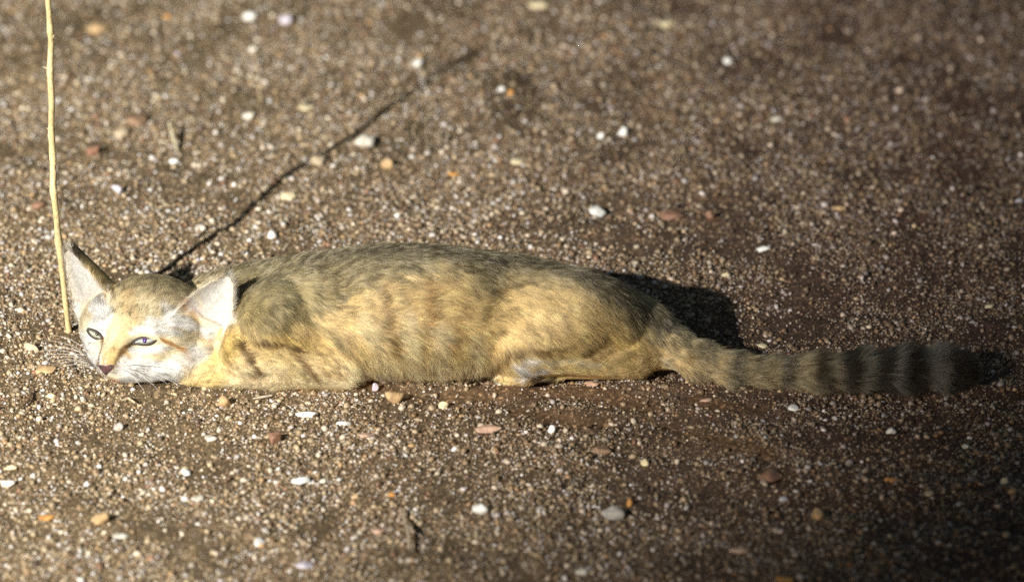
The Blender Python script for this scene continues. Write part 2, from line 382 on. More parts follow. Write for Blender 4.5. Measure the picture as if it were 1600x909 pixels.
def ell(c, r, R=None, **kw):
    c, r = np.asarray(c, float), np.asarray(r, float); m = r.max()
    add(lambda P: ell_d(P, c, r, R), c - m, c + m, **kw)
def PG(u, v, r):                     # centre of something of radius r resting on the ground
    return on_ground(u, v, r)

# torso as a loft along X: px column, top row, bottom row, half width (m)
T = np.array([(268, 455, 520, .018), (290, 442, 535, .028), (330, 424, 550, .036), (380, 413, 552, .040), (430, 407, 568, .045), (500, 397, 585, .048), (560, 388, 595, .047), (620, 383, 597, .047),
              (700, 387, 596, .043), (770, 396, 588, .044), (830, 405, 576, .046), (880, 416, 570, .045), (920, 431, 568, .044), (955, 451, 566, .041), (985, 473, 566, .036), (1010, 492, 566, .027), (1028, 510, 560, .014)], float)
tX = (T[:, 0] - 800) * S
sq = (T[:, 2] - T[:, 1]) * S / 2
tb = np.sqrt(np.maximum(sq ** 2 - (SP * T[:, 3]) ** 2, 1e-6)) / CP
mid = (V0 - (T[:, 1] + T[:, 2]) / 2) * S
tz = np.minimum(tb * .97, .9)
ty = (mid - CP * tz) / SP
ty = np.clip(ty, .014, .085)
tz = (mid - SP * ty) / CP
fX = np.linspace(tX[0], tX[-1], 200)
def spl(v):
    f = np.interp(fX, tX, v)
    for _ in range(3): f = np.convolve(np.pad(f, 5, 'edge'), np.ones(11) / 11, 'valid')
    return f
sY, sZ, sA, sB = spl(ty), spl(tz), spl(T[:, 3]), spl(tb)
def loft(P):
    x = P[..., 0]; yc, zc, a, b = (np.interp(x, fX, q) for q in (sY, sZ, sA, sB))
    k = np.sqrt(((P[..., 1] - yc) / a) ** 2 + ((P[..., 2] - zc) / b) ** 2)
    d = (k - 1) * np.minimum(a, b)
    o = np.maximum(fX[0] - x, x - fX[-1]); return np.where(o > 0, np.sqrt(np.maximum(d, 0) ** 2 + o ** 2), d)
add(loft, (fX[0], -.05, 0), (fX[-1], .13, .14), k=.008, flow='torso', ln=.0102, zone='torso')

# near foreleg, far foreleg
el = PG(535, 572, .019); sh = at_y(425, 505, .000)
cone(at_y(392, 545, .000), PG(538, 572, .019) + np.array([0, -.006, .003]), .025, .019, k=.0045, ln=.007, zone='foreleg')
cone(sh, el, .026, .018, k=.007, ln=.008, zone='foreleg')
wr = PG(335, 583, .012); ell(at_y(450, 500, .020), (.042, .026, .036), k=.020, ln=.010, zone='shoulder')
ell(at_y(390, 554, .018), (.034, .024, .024), k=.010, ln=.009, zone='shoulder', flow=(.5, 0, -.6))
cone(PG(538, 576, .018), PG(430, 577, .0175), .017, .0175, k=.004, ln=.006, zone='foreleg')
cone(PG(430, 577, .0175), wr, .0175, .013, k=.004, ln=.006, zone='foreleg')
cone(wr, PG(300, 583, .011), .013, .011, k=.004, ln=.005, zone='foreleg')
# hind leg: haunch, thigh, shank, long foot, paw
ell(at_y(880, 500, .022), (.064, .036, .046), k=.022, ln=.010, zone='haunch', flow=(.85, -.1, -.5))
cone(at_y(895, 495, .012), at_y(815, 545, .002), .030, .022, k=.012, ln=.009, zone='haunch', flow=(.85, -.1, -.5))
hk = PG(985, 553, .020)
cone(at_y(830, 553, -.006), hk + np.array([0, -.004, .001]), .016, .0205, k=.0025, ln=.007, zone='hindleg', flow=(1, 0, -.15))
cone(PG(988, 562, .017), PG(858, 573, .0145), .0165, .0105, k=.002, ln=.0055, zone='hindleg')
cone(PG(858, 573, .0145), PG(812, 578, .011), .0105, .0120, k=.005, ln=.0045, zone='hindleg')
ell(PG(820, 576, .013) + np.array([0, -.004, 0]), (.016, .012, .0125), k=.004, ln=.0045, zone='paw', flow=(-1, 0, -.2))
for u_, v_ in ((782, 583), (790, 588), (803, 592), (818, 591)):
    ell(PG(u_, v_, .0065), (.0095, .0065, .0070), k=.002, ln=.004, zone='paw', flow=(-1, -.2, -.3))
# far forepaw hidden behind, rump and tail
ell(at_y(945, 512, .032), (.036, .032, .032), k=.016, ln=.011, zone='rump', flow=(.8, 0, -.6))
ell(at_y(990, 528, .034), (.026, .026, .025), k=.014, ln=.011, zone='rump', flow=(.8, 0, -.6))
TP = [(965, 500, .044, .022), (1005, 521, .038, .0185), (1045, 542, .024, .0165), (1090, 563, .010, .0145), (1140, 577, None, .0122), (1200, 583, None, .0108), (1270, 584, None, .0120),
      (1340, 582, None, .0112), (1410, 580, None, .0105), (1462, 579, None, .0098), (1492, 580, None, .0090)]
tailP = []
for u_, v_, y_, r_ in TP:
    tailP.append(at_y(u_, v_, y_) if y_ is not None else PG(u_, v_, r_ + .004))
tailP = np.array(tailP); tailR = np.array([t[3] for t in TP])
for i in range(len(TP) - 1):
    cone(tailP[i], tailP[i + 1], tailR[i], tailR[i + 1], k=(.018 if i < 2 else .006), ln=.010 + .0012 * i, zone='tail')

# head, in its own frame (millimetres: cat's left, up, forward)
YAW = math.radians(30); ROLL = math.radians(3.0)
Fh = np.array([-math.sin(YAW), -math.cos(YAW), 0.0]); Rh = np.array([math.cos(YAW), -math.sin(YAW), 0.0]); Uh = np.array([0, 0, 1.0])
Rr = Rh * math.cos(ROLL) + Uh * math.sin(ROLL); Ur = -Rh * math.sin(ROLL) + Uh * math.cos(ROLL)
HR = np.stack([Rr, Ur, Fh], 1)       # columns
HC = np.array([(226 - 800) * S, .043, .0375])
def hp(r, u, f): return HC + HR @ (np.array([r, u, f]) * .001)
def he(r, u, f, a, b_, c, **kw): ell(hp(r, u, f), np.array([a, b_, c]) * .001, HR, flow='head', zone='head', **{'ln': .006, 'k': .011, **kw})
def hcn(p, q, ra, rb, **kw): cone(hp(*p), hp(*q), ra * .001, rb * .001, flow='head', zone='head', **{'ln': .005, 'k': .006, **kw})
he(0, 6, -8, 43, 30, 40, ln=.0065)
he(0, -6, -22, 46, 28, 34, ln=.008)
for s_ in (-1, 1):
    he(s_ * 32, -13, 0, 25, 19, 26, ln=.008)
    he(s_ * 44, -14, -12, 16, 17, 20, ln=.010)                    # cheek ruff
    he(s_ * 24, 8, 21, 18, 8.5, 14, ln=.005, k=.014)
    he(s_ * 37, 3, 7, 15, 14, 15, ln=.006, k=.014)                        # brow
    he(s_ * 10, -21, 40, 13.5, 12, 13, ln=.004)                   # whisker pad
    he(s_ * 22, -10, 27, 13, 9, 12, ln=.005)
he(0, -12, 28, 20, 17, 22, ln=.004)
he(-36, -10, 14, 15, 17, 16, ln=.007)
he(36, -23, 10, 18, 13, 20, ln=.007)
he(20, -26, 26, 16, 10, 16, ln=.005)
he(-24, -19, 27, 15, 14, 15, ln=.005)
he(57, -13, -15, 15, 20, 17, ln=.010)
he(54, -19, -8, 15, 16, 18, ln=.010)
he(47, -21, -2, 17, 15, 20, ln=.009)
he(0, -28, 34, 11, 7, 14, ln=.004)                                # chin
hcn((0, 10, 24), (0, -8, 47), 13, 8.5, ln=.0032, k=.012)
hcn((0, -8, 47), (0, -14, 53), 8.0, 5.5, ln=.002)
for s_ in (-1, 1):                                                # shallow eye sockets
    e_ = hp(s_ * 21.5, 2, 42)
    ell(e_, np.array([10, 5, 7]) * .001, HR, k=.005, flow='head', zone='head', ln=.004, sub=True)
NOSE = hp(0, -13, 57)

# ears: a cupped shell each
EARS = []
def ear(base, tip, nrm, wid, depth, zone, ex=.62, sk=0.0):
    base, tip, nrm = np.asarray(base), np.asarray(tip), np.asarray(nrm, float)
    L = np.linalg.norm(tip - base); eu = (tip - base) / L
    en = nrm - eu * (nrm @ eu); en /= np.linalg.norm(en); ew = np.cross(eu, en)
    def wf(t): return wid * (1 - np.clip(t, -.4, 1) ** 2 * .25) * np.clip(1 - t, 0, 1.4) ** ex
    def loc(P):
        q = P - base; return q @ eu, q @ ew, q @ en
    def surf(t, a):
        w = np.maximum(wf(t), .004); dd = depth * np.clip(1.15 - .8 * t, .2, 1.2)
        return -dd * (1 - np.clip((a / w) ** 2, 0, 1.3)) 
    def fn(P):
        h, a, c = loc(P); t = h / L
        d1 = np.abs(c - surf(t, a)) * .72 - .0016
        d2 = (np.abs(a) - wf(t)) * .8; d3 = np.maximum(-.25 - t, t - 1) * L
        return np.maximum(np.maximum(d1, d2), d3)
    lo = np.minimum(base, tip) - wid - depth; hi = np.maximum(base, tip) + wid
    add(fn, lo, hi, k=.0035, flow=eu, ln=.005, zone=zone)
    EARS.append(dict(loc=loc, surf=surf, L=L, wf=wf, eu=eu, en=en, ew=ew, base=base, wid=wid))
eb = at_y(147, 478, .060); et = at_y(101, 387, .074)
ear(eb, et, (-.78, -.60, .15), .0285, .024, 'ear')
eb2 = at_y(314, 508, .011); et2 = at_y(357, 431, .015)
ear(eb2, et2, (.02, -.93, .28), .0255, .012, 'ear', .44)

field = np.maximum(field, -.03)
# flatten against the ground
bot = (-.004 - zs)[None, None, :].astype(np.float32); field = np.maximum(field, bot)
gr = openvdb.FloatGrid(background=.03); gr.copyFromArray(field, ijk=(0, 0, 0))
pts, quads = gr.convertToQuads(0.0)
pts = np.array(pts, dtype=np.float64) * VOX + np.array([xs[0], ys[0], zs[0]])
quads = np.array(quads, dtype=np.int64)
print('BODY', len(pts), len(quads), pts.min(0) if len(pts) else 0, pts.max(0) if len(pts) else 0, field.min(), (field<0).sum())
bvh = BVHTree.FromPolygons(pts.tolist(), quads.tolist())
# make faces look outward
c0 = pts[quads].mean(1); n0 = np.cross(pts[quads[:, 2]] - pts[quads[:, 0]], pts[quads[:, 3]] - pts[quads[:, 1]])
if (n0 * (c0 - np.array([0, .03, .04]))).sum(1).mean() < 0:
    quads = quads[:, ::-1]; n0 = -n0
area = np.linalg.norm(n0, axis=1) * .5; fn_ = n0 / np.maximum(area[:, None] * 2, 1e-12)
vn = np.zeros_like(pts)
for k in range(4): np.add.at(vn, quads[:, k], n0)
vn /= np.maximum(np.linalg.norm(vn, axis=1)[:, None], 1e-12)

def hit(u, v):
    d = ray(u, v); r = bvh.ray_cast(Vector(CAM), Vector(d))
    return (np.array(r[0]), np.array(r[1])) if r[0] is not None else (None, None)

# ---- coat colours
SAND = np.array([.70, .525, .255]); YEL = np.array([.78, .59, .235]); CRM = np.array([.78, .66, .43]); WHT = np.array([.70, .70, .70])
GRZ = np.array([.33, .27, .14]); DRK = np.array([.045, .035, .025]); PALEG = np.array([.48, .43, .32]); ORG = np.array([.42, .21, .06]); LG = np.array([.42, .40, .37])
# boundary row between grizzled back and sandy flank
GB = np.array([(255, 470), (300, 480), (340, 500), (400, 515), (450, 520), (500, 500), (545, 462), (580, 440), (640, 425), (700, 430), (740, 450), (780, 440), (840, 437), (900, 452), (950, 478), (1000, 515), (1050, 540), (1100, 560), (1150, 590), (1250, 598), (1550, 640)], float)
def stroke_pts(pl):
    out = []
    for a, b_ in zip(pl[:-1], pl[1:]):
        n = max(2, int(math.hypot(b_[0] - a[0], b_[1] - a[1]) / 3))
        for i in range(n):
            t = i / (n - 1); h = hit(a[0] + (b_[0] - a[0]) * t, a[1] + (b_[1] - a[1]) * t)[0]
            if h is not None: out.append(h)
    if len(pl) == 1:
        h = hit(*pl[0])[0]; out = [h] if h is not None else []
    return np.array(out)
BR = np.array([.13, .075, .03]); WM = np.array([.70, .62, .44]); GW = np.array([.56, .55, .52])
STROKES = [   # pixels, radius px, colour, strength
 # face
 ([(150, 470), (165, 500), (125, 540)], 13, WHT, .9), ([(185, 446), (250, 440), (290, 450)], 12, GRZ * 1.6, .5),
 ([(195, 460), (205, 500), (190, 530), (172, 560)], 11, np.array([.62, .48, .26]), .85), ([(230, 480), (235, 505)], 14, WM, .7), ([(176, 466), (172, 500)], 6, WM, .5), ([(215, 455), (222, 480)], 6, WM * .9, .4),
 ([(255, 480), (290, 505), (325, 522)], 9, WHT, .75), ([(245, 500), (285, 516), (325, 530)], 3, BR * 1.6, .45),
 
 ([(175, 600), (150, 583), (140, 560), (130, 545)], 12, WHT, .95), ([(140, 540), (130, 528)], 9, WHT, .9), ([(200, 590), (240, 590), (270, 590)], 15, WHT, .95),
 ([(195, 570), (230, 565), (260, 575), (290, 580)], 13, WHT * .96, .85), ([(205, 547), (228, 549), (252, 543)], 6, WHT, .95),
 ([(205, 519), (222, 514), (258, 519), (275, 524)], 6, WHT * .9, .85), ([(150, 506), (162, 516)], 5, WHT, .8),
 ([(225, 556), (255, 560)], 5, YEL * 1.1, .45), ([(300, 540), (315, 565), (300, 580)], 14, CRM * 1.1, .7), ([(330, 530), (345, 560), (325, 585)], 10, CRM, .7),
 ([(251, 529), (268, 539), (284, 549)], 2.8, ORG * .75, 1.0), ([(284, 549), (292, 562), (306, 570)], 2.6, ORG * 1.2, .6), ([(250, 545), (270, 560), (290, 574)], 2.5, ORG * 1.3, .3),
 ([(212, 533), (199, 541), (190, 549), (182, 562), (177, 571)], 4.2, BR, 1.0), ([(197, 550), (203, 558)], 4, np.array([.42, .26, .09]), .6),
 ([(160, 529), (159, 542), (155, 556), (154, 566)], 3.2, BR, 1.0), ([(205, 515)], 3.5, BR * 2, .5), ([(165, 555), (160, 568)], 5, SAND, .8), ([(176, 548), (170, 570)], 7, np.array([.50, .37, .16]), .85),
 ([(165, 586), (165, 594), (178, 598)], 1.8, BR, .6), ([(178, 592), (196, 598)], 3.5, np.array([.70, .42, .36]), .6),
 ([(196, 566), (202, 570)], 1.3, BR, .7), ([(192, 572), (198, 577)], 1.3, BR, .7), ([(204, 574), (209, 580)], 1.2, BR, .6),
 ([(172, 450), (178, 468)], 2.5, BR * 2, .5), ([(205, 446), (202, 466)], 2.5, BR * 2, .5), ([(238, 446), (230, 466)], 2.5, BR * 2, .5), ([(192, 486), (189, 506)], 2, BR * 2.5, .35), ([(118, 478), (120, 510), (122, 530)], 9, WHT, .85), ([(196, 478), (200, 500)], 12, np.array([.62, .50, .29]), .8),
 ([(262, 498), (300, 512), (330, 526)], 11, WHT * .97, .8), ([(232, 503), (262, 510)], 8, WHT, .8), ([(148, 478), (166, 492)], 12, WHT, .8), ([(300, 488), (308, 500)], 4, BR * 3.5, .6), ([(338, 528), (346, 548), (332, 566)], 12, CRM * .92, .85), ([(298, 548), (325, 572), (296, 586)], 13, WHT * .93, .85), ([(340, 556), (322, 582)], 7, CRM * .95, .7), ([(245, 508), (285, 520), (325, 534)], 2.2, BR * 2.2, .4),  # includes a dark spot painting the shade of the ear canal
 ([(262, 476), (300, 452), (345, 430)], 4, CRM, .8), ([(280, 468), (290, 482)], 5, np.array([.52, .32, .18]), .75), ([(292, 462)], 3, BR, .7), ([(300, 478), (318, 496), (345, 508)], 2.2, np.array([.30, .24, .20]), .7), ([(322, 458), (330, 474)], 2, GW * .7, .5), ([(338, 446), (345, 470)], 2, GW * .7, .45), ([(112, 420), (128, 460)], 3, GW * .8, .5), ([(120, 440), (140, 478)], 3, GW * .85, .4), ([(315, 468), (335, 450), (350, 440)], 4, GW * .85, .55), ([(325, 486), (348, 462)], 3, GW * .85, .5), ([(318, 504), (340, 514)], 4, CRM, .7), ([(308, 462), (314, 480)], 4, CRM * .8, .5), ([(345, 515), (340, 528)], 5, ORG * 1.5, .5), ([(300, 500), (318, 530), (322, 545)], 3, ORG * 1.7, .35),  # grey and dark strokes in the ear cup paint the shading of its folds
 # shoulder and foreleg
 ([(360, 540), (330, 570), (300, 592), (340, 592)], 16, YEL * .85, .8), ([(370, 533), (420, 525), (480, 535)], 9, YEL, .7),
 ([(372, 535), (385, 560), (402, 588)], 7, BR, .95), ([(390, 528), (430, 534), (468, 545)], 5, BR, .9), ([(450, 550), (475, 570), (490, 594)], 6.5, BR * 1.5, .8),
 ([(505, 575), (512, 595)], 3, BR * 1.6, .6), ([(355, 582), (395, 590)], 3, ORG, .5), ([(470, 495), (510, 520), (545, 550), (558, 565)], 7, GRZ * .8, .7),
 ([(425, 545), (460, 580)], 13, np.array([.62, .50, .24]), .6), ([(500, 550), (520, 580)], 13, SAND * .9, .5), ([(575, 580), (620, 590)], 9, GW * .8, .5),
 # flank bars and shaded haunch crease
 ([(594, 450), (597, 495), (606, 530), (612, 545)], 5.5, BR * 1.5, .9), ([(660, 440), (664, 480), (668, 505)], 7, ORG * .75, .7), ([(718, 480), (706, 520), (694, 560)], 4.5, BR * 1.8, .75), ([(636, 470), (640, 500)], 4, BR * 2.5, .4),
 ([(565, 440), (575, 445)], 8, GRZ, .5), ([(630, 500), (640, 580)], 14, CRM, .6), ([(680, 520), (690, 590)], 14, CRM * 1.1, .65), ([(740, 530), (740, 590)], 14, CRM, .6), ([(560, 500), (600, 570)], 14, CRM * .95, .5),
 ([(748, 500), (760, 470), (790, 447), (830, 440)], 6, BR, .6),  # painted shade of the crease between torso and haunch
 # hind leg
 ([(768, 590), (778, 562), (800, 548), (850, 545), (885, 538)], 5, BR * 1.1, .85), ([(898, 556), (925, 538), (945, 524)], 4.5, BR, .95), ([(925, 562), (950, 550)], 4, BR * 1.2, .8), ([(940, 576), (965, 563), (990, 550)], 4.5, BR, .85), ([(998, 530), (1006, 550), (1000, 570)], 4, BR, .7),  # first and last strokes paint shade into the leg folds, the others are bars
 ([(880, 575), (940, 577), (975, 565)], 9, np.array([.66, .50, .22]), .7), ([(960, 530), (990, 540)], 10, YEL * .85, .6), ([(806, 572), (820, 588), (838, 578)], 10, WHT * .95, .9), ([(835, 566), (880, 564), (930, 570)], 6, WM, .75), ([(800, 566), (830, 562)], 6, WHT, .7),
 ([(835, 590), (850, 592), (868, 590)], 4, DRK, .9), ([(785, 584), (787, 596)], 1.6, BR, .8), ([(797, 585), (800, 597)], 1.6, BR, .8), ([(811, 588), (813, 598)], 1.6, BR, .7), ([(775, 592)], 5, CRM, .6),  # the darkest stroke paints the shadowed gap under the paw
 # under the tail
 ([(1000, 505), (1015, 535), (1030, 560)], 4, DRK * 2, .6), ([(1040, 565), (1070, 590), (1090, 598)], 8, CRM * 1.0, .7), ([(1045, 530), (1085, 570), (1130, 600)], 10, SAND * .9, .55),  # first stroke paints the shade between thigh and tail base
 ([(1150, 604), (1230, 606), (1350, 608)], 5, SAND * .55, .6),
]
STK = [(stroke_pts(p), r * S, np.array(c), s) for p, r, c, s in STROKES]
RINGS = [(1152, 10, .7), (1192, 8, .55), (1234, 13, .92), (1282, 11, .85), (1330, 19, 1.0), (1382, 15, .97), (1430, 14, 1.0), (1512, 34, 1.0)]
def coat(P, Nn):
    n = len(P); x = P[:, 0]; yc = np.interp(x, fX, sY)
    yy = np.where(P[:, 1] > yc, 2 * yc - P[:, 1], P[:, 1])
    # how far up the near (or mirrored far) flank
    row = V0 - (yy * SP + P[:, 2] * CP) / S
    col = 800 + x / S
    vb = np.interp(col, GB[:, 0], GB[:, 1])
    wob = 8 * vnoise(P, .022, 31) + 6 * vnoise(P, .008, 32)
    g = smooth(-26, 26, vb - row + wob * 1.6)
    far_side = smooth(0, .02, P[:, 1] - yc); g = np.maximum(g, far_side * smooth(.03, .06, P[:, 2]))
    c = SAND * (1 - g[:, None]) + GRZ * g[:, None]
    low = smooth(540, 592, row) * (col < 780)
    c = c * (1 - low[:, None] * .8) + CRM * .8 * low[:, None]
    spine = smooth(30, 5, np.abs(row - np.interp(col, T[:, 0], T[:, 1]))) * (col > 460) * (col < 1060)
    c = c * (1 - .75 * spine[:, None]) + DRK * 1.6 * .75 * spine[:, None]
    # head base
    q = (P - HC) @ HR * 1000; hd = np.linalg.norm(q / np.array([76, 44, 64]), axis=1)
    hm = 1 - smooth(.95, 1.08, hd)
    top = smooth(5, 26, q[:, 1]); hc_ = WM * (1 - top[:, None]) + np.array([.62, .52, .33]) * top[:, None]
    wh = smooth(-4, -18, q[:, 1]); hc_ = hc_ * (1 - wh[:, None]) + WHT * .95 * wh[:, None]
    bk = smooth(0, -25, q[:, 2]) * smooth(-10, 8, q[:, 1]); hc_ = hc_ * (1 - .6 * bk[:, None]) + (GRZ + SAND) * .5 * .6 * bk[:, None]
    c = c * (1 - hm[:, None]) + hc_ * hm[:, None]
    # tail
    tl = smooth(1095, 1150, col); tb_ = PALEG * .42
    grey = smooth(1200, 1400, col)[:, None]; tc_ = (SAND * .45 + GRZ * .4) * (1 - grey) + LG * .36 * grey
    c = c * (1 - tl[:, None]) + tc_ * tl[:, None]
    for u_, w_, s_ in RINGS:
        u2 = u_ + 5 * vnoise(P, .012, 33)
        m = (1 - smooth(w_ * .7, w_ * 1.3, np.abs(col - u2))) * s_ * (col > 1100)
        low2 = np.where(col < 1380, smooth(612, 590, row), 1.0)
        m = m * (.25 + .75 * low2)
        c = c * (1 - m[:, None]) + DRK * .45 * m[:, None]
    c = np.where((col > 1460)[:, None] & (col < 1484)[:, None], c * .6 + LG * .55 * .4, c)
    # ears: white cup, tan back, dark tip
    for k, E in enumerate(EARS):
        h, a, cc = E['loc'](P); t = h / E['L']; d = np.abs(cc - E['surf'](t, a))
        inside = (d < .0075) & (np.abs(a) < E['wf'](t) + .004) & (t > -.05) & (t < 1.1)
        front = (cc - E['surf'](t, a)) > .0002
        edge = smooth(.0045, .001, E['wf'](t) - np.abs(a))
        ci = WHT * .84 * (1 - .35 * edge[:, None]) + CRM * .35 * edge[:, None]
        pk = (1 - smooth(.0, .35, t)) * .25; ci = ci * (1 - pk[:, None]) + np.array([.75, .5, .42]) * pk[:, None]
        dk = smooth(.50, .85, t); co_ = (SAND * .85) * (1 - dk[:, None]) + DRK * 1.6 * dk[:, None]
        if k == 1: dk = dk * 0
        e = np.where(front[:, None], ci, co_)
        w = (inside * smooth(-.05, .15, t))[:, None]
        c = c * (1 - w) + e * w
    for pts_, r_, cl, s_ in STK:
        if len(pts_) == 0: continue
        lo, hi = pts_.min(0) - r_ * 2, pts_.max(0) + r_ * 2
        m = np.all((P > lo) & (P < hi), axis=1)
        if not m.any(): continue
        pp = P[m]; d = np.full(len(pp), 9.)
        for b_ in pts_: d = np.minimum(d, np.linalg.norm(pp - b_, axis=1))
        d = d + r_ * .35 * vnoise(pp, .005, 40)
        w = ((1 - smooth(r_ * .55, r_ * 1.45, d)) * s_)[:, None]
        c[m] = c[m] * (1 - w) + cl * w
    return np.clip(c, .008, .92), g
vcol, _ = coat(pts, vn)
m_skin = mat_tint('short_coat', .8, .15, .2, 500, .4, 900)
cat = make_obj('sand_cat', mesh_np('sand_cat', pts, quads, vcol * .85), m_skin)
tag(cat, 'sandy grey striped wild cat lying flat on its belly with chin on the ground', 'cat')

# ---- eyes, nose
EYES = [dict(o=[(137, 514), (143, 515), (151, 518.5), (157, 523.5), (161, 530), (155, 529.5), (148, 527.5), (142, 523.5), (138, 518)], p=(152, 521.5), pr=(2.6, 3.0), pc=(.03, .03, .025), ic=(.40, .42, .33)),
        dict(o=[(206, 536), (213, 530.5), (220, 528), (228, 527.5), (237, 528), (249, 524.5), (244, 531), (237, 535.5), (229, 537.5), (220, 537.5), (213, 536.5)], p=(227, 531.5), pr=(4.2, 3.6), pc=(.09, .03, .30), ic=(.42, .46, .44))]  # purple pupil colour paints the eyeshine into this eye
m_iris = [mat_plain('iris', E['ic'], .15, .6, 1.0) for E in EYES]
m_pup = [mat_plain('pupil', E['pc'], .15, .6, 1.0) for E in EYES]
m_rim = mat_plain('eyelid_skin', (.035, .022, .02), .5, .4)
EYEC = []
def densify(o, k=4):
    o = np.array(o, float); n = len(o); out = []
    for i in range(n):
        p0, p1, p2, p3_ = o[i - 1], o[i], o[(i + 1) % n], o[(i + 2) % n]
        for j in range(k):
            t = j / k; out.append(.5 * ((2 * p1) + (-p0 + p2) * t + (2 * p0 - 5 * p1 + 4 * p2 - p3_) * t * t + (-p0 + 3 * p1 - 3 * p2 + p3_) * t ** 3))
    return np.array(out)
def tube(pl, r, closed=False, n=6):
    pl = np.asarray(pl, float); m = len(pl); r = np.broadcast_to(r, m); V = []; F = []
    for i in range(m):
        t = pl[(i + 1) % m] - pl[i - 1] if closed else pl[min(i + 1, m - 1)] - pl[max(i - 1, 0)]
        t = t / (np.linalg.norm(t) + 1e-12); a = np.cross(t, (.13, .27, .95)); a /= np.linalg.norm(a); b_ = np.cross(t, a)
        for j in range(n): V.append(pl[i] + r[i] * (a * math.cos(6.2832 * j / n) + b_ * math.sin(6.2832 * j / n)))
    for i in range(m if closed else m - 1):
        for j in range(n):
            F.append([i * n + j, i * n + (j + 1) % n, ((i + 1) % m) * n + (j + 1) % n, ((i + 1) % m) * n + j])
    return np.array(V), np.array(F)
for E, mi, mp in zip(EYES, m_iris, m_pup):
    o = densify(E['o']); c2 = o.mean(0); c3, n3 = hit(*c2)
    nn = -ray(*c2) * .5 + Fh * .5 + np.array([0, 0, .1]); nn /= np.linalg.norm(nn)
    c3 = c3 + nn * .0022                                              # the lens stands a little proud of the socket
    def onp(u, v, lift=0.0):
        d = ray(u, v); t = ((c3 - CAM) @ nn) / (d @ nn); return CAM + d * t + nn * lift
    EYEC.append((c3, max(np.linalg.norm(onp(*q) - c3) for q in o)))
    rings = []; K_ = 7
    for k in range(K_ + 1):
        f = 1 - k / K_
        rings += [onp(*(c2 + (q - c2) * f), .0022 * (1 - f * f)) for q in o] if k < K_ else []
    n = len(o); V = np.array(rings + [onp(*c2, .0022)] + [onp(*c2, -.004)]); F = []
    for k in range(K_ - 1):
        for j in range(n): F += [[k * n + j, k * n + (j + 1) % n, (k + 1) * n + (j + 1) % n], [k * n + j, (k + 1) * n + (j + 1) % n, (k + 1) * n + j]]
    for j in range(n): F.append([(K_ - 1) * n + j, (K_ - 1) * n + (j + 1) % n, K_ * n]); F.append([(j + 1) % n, j, K_ * n + 1])
    eye = make_obj('eye', mesh_np('eye', V, np.array(F)), mi, cat)
    V, F = tube([onp(*q, .0003) for q in o], .00125, True); make_obj('eyelid_rim', mesh_np('eyelid_rim', V, F), m_rim, eye)
    pu, pv = E['p']; ru, rv = E['pr']; V = [onp(pu, pv, .0030)]
    for k in range(16):
        a = 6.2832 * k / 16; V.append(onp(pu + ru * math.cos(a), pv + rv * math.sin(a), .0018))
    V.append(onp(pu, pv, .0005)); F = [[0, 1 + k, 1 + (k + 1) % 16] for k in range(16)] + [[17, 1 + (k + 1) % 16, 1 + k] for k in range(16)]
    make_obj('pupil', mesh_np('pupil', np.array(V), np.array(F)), mp, eye)
o = densify([(153, 570), (159, 570), (166, 571), (173, 569), (179, 571), (176, 577), (170, 582), (166, 586), (161, 582), (156, 576)], 3)
c2 = np.array([166, 575]); V = []
KN = 6
for k in range(KN):
    f = 1 - k / KN
    for q in o:
        p = c2 + (q - c2) * f; h = hit(*p)[0]
        if h is None: h = hit(*c2)[0]
        du = abs(abs(p[0] - 166) - 7); dent = math.exp(-((p[0] - 166 - math.copysign(7, p[0] - 166)) ** 2 + (p[1] - 573) ** 2) / 5) * .0012
        V.append(h + Fh * (.0009 * (1 - f ** 4) + .0002 - dent))
V.append(hit(*c2)[0] + Fh * .0011); n = len(o); F = []
for k in range(KN - 1):
    for j in range(n): F += [[k * n + j, k * n + (j + 1) % n, (k + 1) * n + (j + 1) % n], [k * n + j, (k + 1) * n + (j + 1) % n, (k + 1) * n + j]]
for j in range(n): F.append([(KN - 1) * n + j, (KN - 1) * n + (j + 1) % n, KN * n])
V = np.array(V); nc = np.tile(np.array([.13, .065, .075]), (len(V), 1))
pr = np.array([project(p) for p in V]); dk = np.exp(-((np.abs(pr[:, 0] - 166) - 8) ** 2 + (pr[:, 1] - 573) ** 2) / 10); dk = np.maximum(dk, np.exp(-((pr[:, 0] - 166) ** 2 + (pr[:, 1] - 584) ** 2) / 8))
nc = nc * (1 - .8 * dk[:, None])
nose = make_obj('nose', mesh_np('nose', V, np.array(F), nc), mat_tint('nose_leather', .4, .5, .2, 600, .5, 1500), cat)

